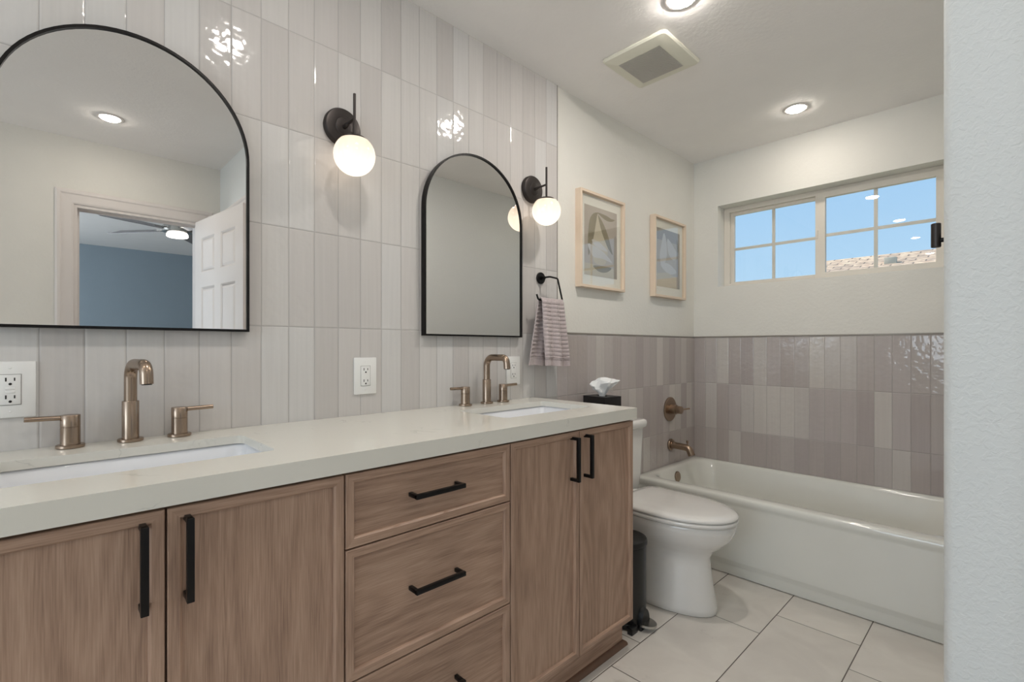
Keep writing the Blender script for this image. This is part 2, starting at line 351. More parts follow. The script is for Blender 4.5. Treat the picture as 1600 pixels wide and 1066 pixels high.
def fillet(pts, r, n=8):
    out = [Vector(pts[0])]
    for i in range(1, len(pts)-1):
        a, b_, c = Vector(pts[i-1]), Vector(pts[i]), Vector(pts[i+1])
        u, v = (a-b_).normalized(), (c-b_).normalized(); ang = u.angle(v); t = min(r/math.tan(ang/2), (a-b_).length*.49, (c-b_).length*.49); rr = t*math.tan(ang/2)
        ctr = b_+(u+v).normalized()*(rr/math.sin(ang/2)); s, e = b_+u*t-ctr, b_+v*t-ctr
        for k in range(n+1):
            w = s.lerp(e, k/n)
            tot = s.angle(e); kk = k/n
            w = (s*math.sin((1-kk)*tot)+e*math.sin(kk*tot))/math.sin(tot)
            out.append(ctr+w)
    out.append(Vector(pts[-1])); return out
def tube(bm, pts, r, seg=20, mi=0, square=False, caps=True):
    pts = [Vector(p) for p in pts]; t = bmesh.new(); rings = []
    d0 = (pts[1]-pts[0]).normalized(); up = Vector((0, 0, 1)) if abs(d0.z) < .9 else Vector((0, 1, 0))
    nx = d0.cross(up).normalized()
    for i, p in enumerate(pts):
        d = ((pts[min(i+1, len(pts)-1)]-p).normalized()+(p-pts[max(i-1, 0)]).normalized()).normalized()
        nx = (nx-d*nx.dot(d)).normalized(); ny = d.cross(nx)
        R = r(i/(len(pts)-1)) if callable(r) else r
        rings.append([t.verts.new(p+(nx*math.cos(2*PI*k/seg)+ny*math.sin(2*PI*k/seg))*R) for k in range(seg)])
    for a, b_ in zip(rings, rings[1:]):
        for k in range(seg):
            f = t.faces.new([a[k], a[(k+1) % seg], b_[(k+1) % seg], b_[k]]); f.smooth = True
    if caps: t.faces.new(rings[0][::-1]); t.faces.new(rings[-1])
    bmesh.ops.recalc_face_normals(t, faces=t.faces)
    merge(bm, t, mi)
def loft(bm, rings, mi=0, closed=True, cap0=True, cap1=True, smooth=True, recalc=True):
    t = bmesh.new(); R = [[t.verts.new(p) for p in r] for r in rings]; n = len(R[0])
    for a, b_ in zip(R, R[1:]):
        for k in range(n if closed else n-1):
            f = t.faces.new([a[k], a[(k+1) % n], b_[(k+1) % n], b_[k]]); f.smooth = smooth
    if cap0: t.faces.new(R[0][::-1])
    if cap1: t.faces.new(R[-1])
    if recalc: bmesh.ops.recalc_face_normals(t, faces=t.faces)
    merge(bm, t, mi)
def rrect(x0, x1, y0, y1, r, n=6):
    """rounded rectangle, counter-clockwise, 4(n+1) points"""
    out = []
    for cx, cy, a0 in ((x1-r, y1-r, 0), (x0+r, y1-r, 90), (x0+r, y0+r, 180), (x1-r, y0+r, 270)):
        for k in range(n+1):
            a = math.radians(a0+90*k/n); out.append((cx+r*math.cos(a), cy+r*math.sin(a)))
    return out
def plate(outer, holes, th, M, bev=0.0, mi=0, bm=None):
    """flat plate with holes (filled 2-D curve), thickness th centred, placed by matrix M"""
    cu = bpy.data.curves.new('tmp', 'CURVE'); cu.dimensions = '2D'; cu.fill_mode = 'BOTH'; cu.extrude = th/2
    for loop in [outer]+holes:
        sp = cu.splines.new('POLY'); sp.points.add(len(loop)-1); sp.use_cyclic_u = True
        for i, (x, y) in enumerate(loop): sp.points[i].co = (x, y, 0, 1)
    ob = bpy.data.objects.new('tmp', cu); COL.objects.link(ob)
    dg = bpy.context.evaluated_depsgraph_get(); me = bpy.data.meshes.new_from_object(ob.evaluated_get(dg))
    bpy.data.objects.remove(ob, do_unlink=True); bpy.data.curves.remove(cu)
    t = bmesh.new(); t.from_mesh(me); bpy.data.meshes.remove(me)
    bmesh.ops.remove_doubles(t, verts=t.verts, dist=1e-6)
    for f in t.faces: f.smooth = False
    merge(bm, t, mi, M)
def root(o):
    while o.parent: o = o.parent
    return o
def obj(name, bm, mats, parent=None, world=True, angle=35, auto=True):
    """link the shape as ONE mesh object; world=True: coordinates are world coordinates"""
    if parent is not None and world:
        r = root(parent); M = Matrix.Translation(r.location) @ r.rotation_euler.to_matrix().to_4x4()
        bmesh.ops.transform(bm, matrix=M.inverted(), verts=bm.verts)
    me = bpy.data.meshes.new(name); bm.to_mesh(me); bm.free()
    if not isinstance(mats, (list, tuple)): mats = [mats]
    for mm in mats: me.materials.append(mm)
    if auto:
        for p in me.polygons: p.use_smooth = True
        try: me.set_sharp_from_angle(angle=math.radians(angle))
        except Exception: pass
    o = bpy.data.objects.new(name, me); COL.objects.link(o)
    if parent is not None: o.parent = parent
    return o
def thing(name, label, cat, loc=(0, 0, 0), rz=0, group=None):
    o = bpy.data.objects.new(name, None); COL.objects.link(o); o.empty_display_size = .05
    o.location = loc; o.rotation_euler = (0, 0, rz); o['label'] = label; o['category'] = cat
    if group: o['group'] = group
    return o
def tag(o, label, cat, group=None, kind=None):
    o['label'] = label; o['category'] = cat
    if group: o['group'] = group
    if kind: o['kind'] = kind
    return o
def struct(o, label=None, cat=None):
    o['kind'] = 'structure'
    if label: o['label'] = label
    if cat: o['category'] = cat
    return o
def copy_tree(o, parent=None):
    c = o.copy(); COL.objects.link(c); c.parent = parent
    for ch in [k for k in list(bpy.data.objects) if k.parent == o]: copy_tree(ch, c)
    return c

# ------------------------------------------------------------------ the room
H = 2.44; D = 3.272; XR = 1.487; XD = 2.48; YW = .93; Y0 = -3.6; TX = -.008
bm = BM()
box(bm, -.13, TX, Y0-.12, D+.2, 0, H)
box(bm, TX, 0, Y0, 1.813, 0, H, 1); box(bm, TX, 0, 1.813, D, 0, 1.226, 2)
struct(obj('wall_left', bm, [PAINT, TILE_V, TILE_T], auto=False), 'wall of stacked glossy greige tile behind the vanity, white paint above tile wainscot', 'wall')
WX0, WX1, WZ0, WZ1, WY = .160, 1.330, 1.566, 2.110, 3.38     # window opening and depth of the frame
bm = BM(); YB = D+.008
for a in ((0-.13, WX0, 0, H), (WX1, 2.6, 0, H), (WX0, WX1, 0, WZ0), (WX0, WX1, WZ1, H)):
    box(bm, a[0], a[1], YB, D+.2, a[2], a[3])
box(bm, 0, XR, D, YB, 0, 1.226, 1)
struct(obj('wall_back', bm, [PAINT, TILE_B], auto=False), 'white wall with the sliding window above tile wainscot and bathtub', 'wall')
bm = BM()
t = bmesh.new(); bmesh.ops.create_cube(t, size=1)
for v in t.verts: v.co = Vector(((XR+XD)/2+v.co.x*(XD-XR), (YW+YB)/2+v.co.y*(YB-YW), H/2+v.co.z*H))
ed = [e for e in t.edges if all(abs(v.co.x-XR) < 1e-4 and abs(v.co.y-YW) < 1e-4 for v in e.verts)]
bmesh.ops.bevel(t, geom=ed, offset=.014, segments=5, profile=.5, affect='EDGES')
merge(bm, t, 0)
box(bm, XR-.008, XR, 2.52, D, .41, 1.226, 1)
struct(obj('wall_right', bm, [PEEL, tile('zellige_tile_end_wall', 1, .079, 1.813, 1.222, .305, SH2, (170, 164, 160), seed=5.0)], angle=30), 'pale textured wall end at the right edge of the view', 'wall')
# the wall with the doorway to the bedroom
DY0, DY1, DZ = .140, .800, 2.035
bm = BM()
box(bm, XD, XD+.12, Y0-.12, DY0, 0, H); box(bm, XD, XD+.12, DY1, 3.6, 0, H); box(bm, XD, XD+.12, DY0, DY1, DZ, H)
struct(obj('wall_entry', bm, PAINT, auto=False), 'white wall with the bedroom doorway, seen in the left mirror', 'wall')
# wall behind the camera; its unseen window opening is added for the daylight lamp
bm = BM()
for a in ((-.13, .5, 0, H), (2.3, XD, 0, H), (.5, 2.3, 0, .85), (.5, 2.3, 2.25, H)): box(bm, a[0], a[1], Y0-.12, Y0, a[2], a[3])
struct(obj('wall_rear', bm, PAINT, auto=False), 'white wall behind the viewer', 'wall')
bm = BM(); box(bm, -.13, XD+.06, Y0-.12, D+.2, -.06, 0)
struct(obj('floor', bm, FLOORM, auto=False), 'cream porcelain floor tiles with dark grout', 'floor')
bm = BM(); box(bm, -.13, XD+.12, Y0-.12, D+.2, H, H+.1)
struct(obj('ceiling', bm, CEIL, auto=False), 'flat white bathroom ceiling', 'ceiling')
# metal edges of the tile
bm = BM(); box(bm, -.0065, .0015, 1.8125, 1.8155, 1.226, H)
struct(obj('trim_1', bm, simple('grey_edge_trim', (150, 144, 136), .35, metal=.3)), 'thin vertical edge trim where the full-height tile ends', 'trim')
bm = BM(); box(bm, -.0065, .003, 1.8125, D, 1.226, 1.2335, bev=.001)
struct(obj('trim_2', bm, MATS['grey_edge_trim']), 'thin top trim of the tile wainscot on the toilet wall', 'trim')
bm = BM(); box(bm, .003, XR, D-.003, D+.0065, 1.226, 1.2335, bev=.001)
struct(obj('trim_3', bm, MATS['grey_edge_trim']), 'thin top trim of the tile wainscot over the bathtub', 'trim')

# bedroom beyond the doorway
bm = BM(); box(bm, 6.5, 6.62, -2.0, 4.2, 0, H+.1)
struct(obj('wall_bedroom', bm, BLUE, auto=False), 'slate blue bedroom wall beyond the doorway', 'wall')
bm = BM(); box(bm, XD+.12, 6.62, 4.0, 4.12, 0, H); box(bm, XD+.12, 6.62, -2.12, -2.0, 0, .9); box(bm, XD+.12, 3.8, -2.12, -2.0, .9, H); box(bm, 5.4, 6.62, -2.12, -2.0, .9, H); box(bm, 3.8, 5.4, -2.12, -2.0, 2.1, H)
struct(obj('wall_bedroom_side', bm, BLUE, auto=False), 'side walls of the bedroom', 'wall')
bm = BM(); box(bm, XD+.06, 6.62, -2.12, 4.12, -.06, 0)
struct(obj('floor_bedroom', bm, CARPET, auto=False), 'bedroom carpet', 'floor')
bm = BM(); box(bm, XD+.12, 6.62, -2.12, 4.12, H, H+.1)
struct(obj('ceiling_bedroom', bm, CEIL, auto=False), 'bedroom ceiling', 'ceiling')

# door casings (profiled)
def casing(name, x, sx, ax, a0, a1, ztop, w, label):
    """casing round an opening from a0 to a1 along axis ax ('y' on plane x, 'x' on plane y)"""
    bm = BM()
    prof = [(0, 0), (0, .012), (.010, .017), (.022, .017), (.030, .012), (w-.012, .010), (w-.004, .008), (w, .006), (w, 0)]
    def P(al, z, dep): return Vector((x+sx*dep, al, z)) if ax == 'y' else Vector((al, x+sx*dep, z))
    rows = []
    for (d, dep) in prof:
        o = w-d
        rows.append([P(a0-o, 0, dep), P(a0-o, ztop+o, dep), P(a1+o, ztop+o, dep), P(a1+o, 0, dep)])
    loft(bm, rows, closed=False, cap0=False, cap1=False, smooth=False)
    return struct(obj(name, bm, WHITE_TRIM, auto=False), label, 'trim')
casing('trim_4', XD, -1, 'y', DY0+.002, DY1-.002, DZ, .085, 'white moulded casing round the bedroom doorway')
bm = BM()
box(bm, XD, XD+.12, DY0, DY0+.018, 0, DZ); box(bm, XD, XD+.12, DY1-.018, DY1, 0, DZ); box(bm, XD, XD+.12, DY0+.018, DY1-.018, DZ-.018, DZ)
box(bm, XD+.05, XD+.06, DY0+.018, DY0+.03, 0, DZ-.018); box(bm, XD+.05, XD+.06, DY0+.03, DY1-.018, DZ-.03, DZ-.018)
struct(obj('trim_5', bm, WHITE_TRIM, auto=False), 'white door jamb of the bedroom doorway', 'trim')
casing('trim_6', YW, -1, 'x', 1.66, 2.30, 2.03, .085, 'white casing of the closet door behind the open door')
def panel_door(name, w, h, th, label):
    """six-panel door slab, hinge edge at the origin, reaching along +x"""
    bm = BM(); box(bm, 0, w, -th/2+.006, th/2-.006, 0, h)
    st = .105*w/.72; mid = .10
    cols = [(st, w/2-mid/2), (w/2+mid/2, w-st)]
    rows = [(.23, .80), (.98, 1.56), (1.66, h-.125)]
    xs = [(0, cols[0][0]), (cols[0][1], cols[1][0]), (cols[1][1], w)]
    for sgn in (-1, 1):
        y0, y1 = sorted((sgn*(th/2-.006), sgn*th/2))
        for a in xs: box(bm, a[0], a[1], y0, y1, 0, h)
        zz = [0]+[v for r in rows for v in r]+[h]
        for i in range(0, len(zz), 2):
            for c in cols: box(bm, c[0], c[1], y0, y1, zz[i], zz[i+1])
        for c in cols:
            for r in rows:
                rr = []
                for ins, dep in ((0, 0), (.010, -.006), (.016, -.006), (.030, -.001)):
                    yy = sgn*(th/2+dep) if ins else sgn*th/2
                    rr.append([(c[0]+ins, yy, r[0]+ins), (c[1]-ins, yy, r[0]+ins), (c[1]-ins, yy, r[1]-ins), (c[0]+ins, yy, r[1]-ins)])
                loft(bm, rr, cap0=False, cap1=True, smooth=False)
    o = struct(obj(name, bm, WHITE_TRIM, auto=False), label, 'door')
    return o
d1 = panel_door('door_1', .76, 2.02, .035, 'open white six-panel door, seen in the left mirror')
d1.location = (XD-.024, DY1-.012, .008); d1.rotation_euler = (0, 0, math.radians(180-7.5))
bm = BM()
for sg in (-1, 1):
    lathe(bm, [(0, 0), (.032, 0), (.032, .006), (.012, .010), (.011, .03), (.026, .042), (.029, .055), (.022, .066), (0, .07)], (.69, sg*.0175, .95), (0, sg, 0))
obj('door_knob', bm, BLACKM, d1, world=False)
for z in (.25, 1.0, 1.8):
    bm = BM(); cyl(bm, .006, (-.004, -.022, z), (-.004, -.022, z+.09)); obj('hinge', bm, STEEL, d1, world=False)
bm = BM(); box(bm, 1.665, 2.295, YW-.006, YW+.0, .01, 2.03)
struct(obj('door_2', bm, WHITE_TRIM, auto=False), 'closed white closet door behind the open door', 'door')

# ------------------------------------------------------------------ window
wz0, wz1 = WZ0, WZ1; yf = WY
def rectring(bm, x0, x1, z0, z1, y0, y1, fw, c=.0015):
    def Q(o, y): l, r, b_, t_ = o; return [(x0+l, y, z0+b_), (x1-r, y, z0+b_), (x1-r, y, z1-t_), (x0+l, y, z1-t_)]
    f2 = (fw[0], fw[1], fw[2], fw[3]); fi = tuple(v-c for v in f2)
    rs = [Q((0,)*4, y1), Q((0,)*4, y0+c), Q((c,)*4, y0), Q(fi, y0), Q(f2, y0+c), Q(f2, y1), Q((0,)*4, y1)]
    loft(bm, rs, cap0=False, cap1=False, smooth=False)
bm = BM(); rectring(bm, WX0, WX1, wz0, wz1, yf, yf+.09, (.038, .038, .025, .033), .002)
win = struct(obj('window_1', bm, VINYL), 'white vinyl sliding window high in the tub wall', 'window')
def sash(x0, x1, z0, z1, y0, y1, fw, vx, vz, gy):
    bm = BM()
    rectring(bm, x0, x1, z0, z1, y0, y1, fw)
    s = obj('sash', bm, VINYL, win)
    bm = BM(); box(bm, vx-.009, vx+.009, gy+.004, gy+.010, z0+fw[2], z1-fw[3]); box(bm, x0+fw[0], x1-fw[1], gy+.0045, gy+.0095, vz-.009, vz+.009)
    obj('muntin', bm, VINYL, s)
    bm = BM(); box(bm, x0+fw[0]-.004, x1-fw[1]+.004, gy, gy+.003, z0+fw[2]-.004, z1-fw[3]+.004)
    g = obj('pane', bm, GLASS, s, auto=False)
    return s
sash(.196, .742, wz0+.012, wz1-.026, yf+.022, yf+.045, (.024, .036, .026, .026), .465, 1.828, yf+.03)
sash(.712, 1.300, wz0+.008, wz1-.020, yf-.008, yf+.02, (.052, .034, .034, .034), 1.007, 1.832, yf+.006)
bm = BM(); box(bm, .716, .727, yf-.014, yf-.006, 1.815, 1.865, bev=.002)
obj('latch', bm, VINYL, win)
# outside: the roof of the next house
roof = thing('neighbouring_house', 'tan shingled roof of the house outside the window', 'house', (6, 12, 0))
bm = BM(); x0, x1 = -1.28, 16; xe = -.06
loft(bm, [[(xe, 6.6, 1.20), (x0, 12, 3.0), (x0, 12, 3.1), (xe, 6.6, 1.30)], [(x1, 6.6, 1.20), (x1, 12, 3.0), (x1, 12, 3.1), (x1, 6.6, 1.30)]], smooth=False)
loft(bm, [[(x0, 12, 3.0), (x0, 17.4, 1.2), (x0, 17.4, 1.3), (x0, 12, 3.1)], [(x1, 12, 3.0), (x1, 17.4, 1.2), (x1, 17.4, 1.3), (x1, 12, 3.1)]], smooth=False)
bmesh.ops.translate(bm, verts=bm.verts, vec=(0, 0, -.1))
obj('roof', bm, SHING, roof, auto=False)
bm = BM(); box(bm, x0+.3, x1-.3, 7, 17, -3, 1.15)
obj('house_wall', bm, STUCCO, roof, auto=False)
bm = BM(); box(bm, -.12, .06, 11.0, 11.12, 2.60, 2.79, bev=.01)
obj('roof_vent', bm, simple('grey_vent_metal', (205, 192, 170), .6), roof)
bm = BM(); box(bm, -30, 40, D+.5, 60, -3.1, -3)
struct(obj('ground', bm, simple('dry_lawn', (140, 140, 110), .95), auto=False), 'ground outside', 'ground')

# ------------------------------------------------------------------ vanity
VY0, VY1, VX = -.195, 1.632, .540
van = thing('vanity_cabinet', 'long light oak double vanity cabinet with black bar pulls', 'cabinet', (.27, .72, 0))
bm = BM()
cx1 = VX-.021
box(bm, .003, cx1, VY0, VY0+.018, .105, .883); box(bm, .003, cx1, VY1-.018, VY1, .105, .883); box(bm, .003, cx1, VY0+.018, VY1-.018, .105, .123)
box(bm, .003, .015, VY0+.018, VY1-.018, .123, .883); box(bm, cx1-.02, cx1, VY0+.018, VY1-.018, .845, .884)
for yy in (.478, .980): box(bm, .015, cx1-.021, yy-.009, yy+.009, .123, .883)
for yy in (.155, .478, .980, 1.302): box(bm, cx1-.02, cx1, yy-.018, yy+.018, .123, .845)
obj('carcass', bm, [WOODV], van, auto=False)
bm = BM(); box(bm, .003, .492, VY0+.004, VY1-.004, 0, .105)
obj('toe_kick', bm, WOODH, van, auto=False)
bm = BM()
pr = [(0, 0), (.016, 0), (.015, .008), (.011, .014), (.005, .018), (0, .019)]
loft(bm, [[(.492+a, VY0, z) for a, z in pr], [(.492+a, VY1-.004+a, z) for a, z in pr], [(.3, VY1-.004+a, z) for a, z in pr]], smooth=False)
obj('shoe_molding', bm, SHOE, van)
def shaker(y0, y1, z0, z1, panel_h, name='door'):
    """slim mitred frame round a recessed panel; front at VX"""
    fw = .0215; back = VX-.020
    loops = [(0, back), (0, VX-.0015), (.0015, VX), (fw-.003, VX), (fw+.0005, VX-.0045), (fw+.0015, VX-.009)]
    bm = BM(); R = []
    for ins, x in loops: R.append([bm.verts.new((x, y0+ins, z0+ins)), bm.verts.new((x, y1-ins, z0+ins)), bm.verts.new((x, y1-ins, z1-ins)), bm.verts.new((x, y0+ins, z1-ins))])
    for a, b_ in zip(R, R[1:]):
        for k in range(4):
            f = bm.faces.new([a[k], a[(k+1) % 4], b_[(k+1) % 4], b_[k]]); f.material_index = 1 if k in (0, 2) else 0
    f = bm.faces.new(R[-1]); f.material_index = 1 if panel_h else 0
    f = bm.faces.new(R[0][::-1])
    bmesh.ops.recalc_face_normals(bm, faces=bm.faces)
    return obj(name, bm, [WOODV, WOODH], van, auto=False)
def pull(parent, y0, y1, z0, z1):
    """square bar pull; vertical when y0 == y1"""
    bm = BM(); s = .005; x0, x1 = VX-.008, VX+.030
    if abs(y1-y0) < 1e-6:
        box(bm, x1-.011, x1, y0-s*1.15, y0+s*1.15, z0, z1, bev=.001)
        for z in (z0, z1-.010): box(bm, x0, x1-.004, y0-s, y0+s, z, z+.010, bev=.001)
    else:
        box(bm, x1-.011, x1, y0, y1, z0-s*1.15, z0+s*1.15, bev=.001)
        for y in (y0, y1-.010): box(bm, x0, x1-.004, y, y+.010, z0-s, z0+s, bev=.001)
    return obj('pull', bm, BLACKM, parent)
ZT, ZB = .878, .118; G = .0018
for (a, b_, hy) in ((VY0+.002, .155-G, .122), (.155+G, .478-G, .186), (.980+G, 1.302-G, 1.266), (1.302+G, VY1-.002, 1.338)):
    dr = shaker(a, b_, ZB, ZT, False)
    pull(dr, hy, hy, .716, .862)
for (z0, z1, hz) in ((.712+G, ZT, .800), (.416+G, .712-G, .572), (ZB, .416-G, .29)):
    dw = shaker(.478+G, .980-G, z0, z1, True, 'drawer')
    pull(dw, .643, .792, hz, hz)
# countertop with two cutouts
CUT = [(.142, .404, -.078, .381), (.142, .404, 1.092, 1.552)]
bm = BM()
outer = [(0.0015, VY0-.012), (.549, VY0-.012), (.549, 1.643), (0.0015, 1.643)]
holes = [[p for p in rrect(c[0], c[1], c[2], c[3], .022)][::-1] for c in CUT]
plate(outer, holes, .020, Matrix.Translation((0, 0, .917)), bm=bm)
bmesh.ops.bevel(bm, geom=[e for e in bm.edges if len(e.link_faces) == 2 and e.calc_face_angle(0) > 1.0 and abs(e.verts[0].co.z-e.verts[1].co.z) < 1e-5], offset=.0016, segments=2, profile=.5, affect='EDGES')
box(bm, .519, .549, VY0-.012, 1.643, .885, .9071); box(bm, .0015, .519, 1.613, 1.643, .885, .9071)
ct = tag(obj('countertop', bm, QUARTZ, auto=True, angle=40), 'pale quartz countertop with two sink cutouts on the oak vanity', 'countertop')
# undermount sinks
def make_sink(yc, label):
    t = thing('sink', label, 'sink', (.273, yc, .75), group=None)
    bm = BM(); hx, hy = .138, .238
    def rr(ix, iy, z, r): return [(x, y, z) for x, y in rrect(-hx+ix, hx-ix, -hy+iy, hy-iy, r)]
    rings = [rr(-.012, -.012, .1565, .03), rr(0, 0, .1565, .028), rr(.004, .004, .151, .030), rr(.010, .010, .09, .035), rr(.020, .022, .03, .045), rr(.034, .038, .008, .05), rr(.07, .09, .0005, .05), rr(.10, .15, 0, .03)]
    outer_ = [rr(.09, .14, -.010, .03), rr(.02, .025, -.004, .05), rr(.004, .006, .05, .04), rr(-.012, -.012, .145, .03)]
    loft(bm, outer_+rings, cap0=True, cap1=True)
    obj('basin', bm, SINKM, t, world=False, angle=50)
    bm = BM(); lathe(bm, [(0, .0065), (.020, .0065), (.026, .005), (.030, .002), (.030, -.005)], (0, 0, 0), (0, 0, 1))
    obj('drain', bm, BRONZE, t, world=False)
    return t
make_sink(.154, 'white rectangular undermount sink below the left mirror')
make_sink(1.322, 'white rectangular undermount sink at the right end of the vanity')
# widespread faucets
def make_faucet(y, hL, hR, spin, label):
    t = thing('faucet', label, 'faucet', (.044, y, .9272))
    bm = BM()
    lathe(bm, [(0, 0), (.0245, 0), (.0262, .0015), (.0262, .0065), (.0245, .008), (.0, .008)])
    lathe(bm, [(.0172, .006), (.0172, .0985), (.0166, .0995), (.0145, .0995)])
    pts = fillet([(0, 0, .09), (0, 0, .190), (.118, 0, .190), (.122, 0, .146)], .034, 10)
    tube(bm, pts, .0132, 28)
    sp = obj('spout', bm, BRONZE, t, world=False, angle=40); sp.rotation_euler = (0, 0, spin)
    bm = BM(); cyl(bm, .0105, (.1221, 0, .1465), (.1222, 0, .1440)); obj('aerator', bm, BLACKM, sp, world=False)
    for off, sg in ((hL, -1), (hR, 1)):
        bm = BM()
        lathe(bm, [(0, 0), (.0245, 0), (.0262, .0015), (.0262, .0065), (.0245, .008), (.0, .008)], (0, off, 0))
        lathe(bm, [(.0180, .006), (.0180, .0475), (.0172, .0480), (.0172, .0488), (.0180, .0493), (.0180, .0745), (.0172, .0755), (0, .0755)], (0, off, 0))
        h = obj('handle', bm, BRONZE, t, world=False, angle=40)
        bm = BM(); cyl(bm, .0056, (-.008*0, off+sg*.010, .0695), (.004, off+sg*.076, .0715)); obj('lever', bm, BRONZE, h, world=False)
    return t
make_faucet(.158, -.110, .101, math.radians(8), 'champagne bronze widespread faucet in front of the left mirror')
make_faucet(1.320, -.112, .092, math.radians(0), 'champagne bronze widespread faucet at the right-hand sink')

# ------------------------------------------------------------------ arched mirrors
def arch(cy, w, z0, zs, n=40):
    r = w/2; pts = [(cy-r, z0), (cy+r, z0)]
    for k in range(n+1):
        a = PI*k/n; pts.append((cy+r*math.cos(a), zs+r*math.sin(a)))
    return pts
MX = Matrix(((0, 0, 1, 0), (1, 0, 0, 0), (0, 1, 0, 0), (0, 0, 0, 1)))   # plate (x,y,z) -> world (z, x, y)
def make_mirror(yc, label):
    t = thing('mirror', label, 'mirror', (0.0005, yc, 1.203), group=None)
    W = .517; z0 = 0; zs = .4845
    bm = BM(); fr = .0065
    o_, i_ = arch(0, W, z0, zs), arch(0, W-2*fr, z0+fr, zs)
    plate(o_, [i_[::-1]], .024, Matrix.Translation((.012, 0, 0)) @ MX, bm=bm)
    obj('frame', bm, BLACKM, t, world=False, angle=20)
    bm = BM(); g_ = arch(0, W-2*fr+.0004, z0+fr-.0002, zs)
    plate(g_, [], .018, Matrix.Translation((.0095, 0, 0)) @ MX, bm=bm)
    obj('mirror_glass', bm, MIRROR, t, world=False, auto=False)
    return t
make_mirror(.173, 'large arched black-framed mirror above the left sink')
make_mirror(1.289, 'arched black-framed mirror above the right sink, between the two sconces')

# ------------------------------------------------------------------ wall sconces
def make_sconce(y, label):
    t = thing('wall_sconce', label, 'wall lamp', (.0005, y, 1.885), group=None)
    bm = BM(); lathe(bm, [(0, 0), (.060, 0), (.0615, .002), (.0615, .016), (.058, .021), (.052, .023), (.030, .024), (.028, .027), (.020, .029), (0, .029)], (0, 0, 0), (1, 0, 0), 56)
    obj('backplate', bm, SCON, t, world=False)
    bm = BM(); tube(bm, fillet([(.024, 0, -.004), (.05, 0, 0), (.098, 0, .002)], .05, 4), lambda k: .0075-.003*k if k < .7 else .0045)
    obj('arm', bm, SCON, t, world=False)
    bm = BM(); cyl(bm, .0046, (.098, 0, -.058), (.098, 0, .080)); obj('rod', bm, SCON, t, world=False)
    bm = BM(); lathe(bm, [(0, .006), (.008, .006), (.034, .001), (.038, -.004), (.0375, -.008), (.0, -.006)], (.098, 0, -.062)); obj('cap', bm, SCON, t, world=False)
    bm = BM(); R = .064
    prof = [(R*math.sin(a), -R*math.cos(a)) for a in [PI*k/28 for k in range(29)] if -R*math.cos(a) <= .050]
    prof[0] = (0, -R); prof.append((0, .050))
    lathe(bm, prof, (0, 0, 0), (0, 0, 1), 48)
    g = obj('globe', bm, GLOBE, t, world=False, angle=80); g.location = (.098, 0, -.116)
    return t
make_sconce(.716, 'opal globe wall sconce between the two arched mirrors')
make_sconce(1.626, 'opal globe wall sconce right of the small arched mirror')

# ------------------------------------------------------------------ outlets
def make_outlet(y, z, label, gfci):
    t = thing('outlet', label, 'outlet', (.0005, y, z))
    bm = BM(); box(bm, 0, .0055, -.0415, .0415, -.063, .063, bev=.0025)
    obj('wall_plate', bm, PLAST, t, world=False)
    bm = BM(); box(bm, .003, .0075, -.0168, .0168, -.0335, .0335, bev=.0012); rc = obj('receptacle', bm, PLAST, t, world=False)
    bm = BM(); a, b_ = .0178, .0345
    plate([(-a, -b_), (a, -b_), (a, b_), (-a, b_)], [[(-.0170, -.0337), (-.0170, .0337), (.0170, .0337), (.0170, -.0337)]], .0004, Matrix.Translation((.0058, 0, 0)) @ MX, bm=bm)
    obj('reveal', bm, GASKET, t, world=False, auto=False)
    for zc in (.0185, -.0205):
        bm = BM()
        box(bm, .0070, .0079, -.0080, -.0055, zc, zc+.0085); box(bm, .0070, .0079, .0058, .0080, zc+.001, zc+.0080)
        lathe(bm, [(0, 0), (.0028, 0), (.0028, .0009), (0, .0009)], (.0070, 0, zc-.0058), (1, 0, 0), 16)
        obj('slot', bm, DARK, rc, world=False, auto=False)
    if gfci:
        for zb in (.0032, -.0052):
            bm = BM(); box(bm, .0070, .0084, -.0075, .0075, zb-.0026, zb+.0026, bev=.0005); obj('button', bm, PLAST, rc, world=False)
    for zs in (.0485, -.0485):
        bm = BM(); lathe(bm, [(0, .0012), (.0022, .0010), (.0028, 0)], (.0053, 0, zs), (1, 0, 0), 16); obj('screw', bm, PLAST, t, world=False)
    return t
make_outlet(-.050, 1.064, 'white ground-fault outlet with test buttons at the left picture edge', True)
make_outlet(.8015, 1.0605, 'white duplex outlet on the tile between the two mirrors', False)
make_outlet(1.5105, 1.0560, 'white duplex outlet behind the right-hand faucet', False)

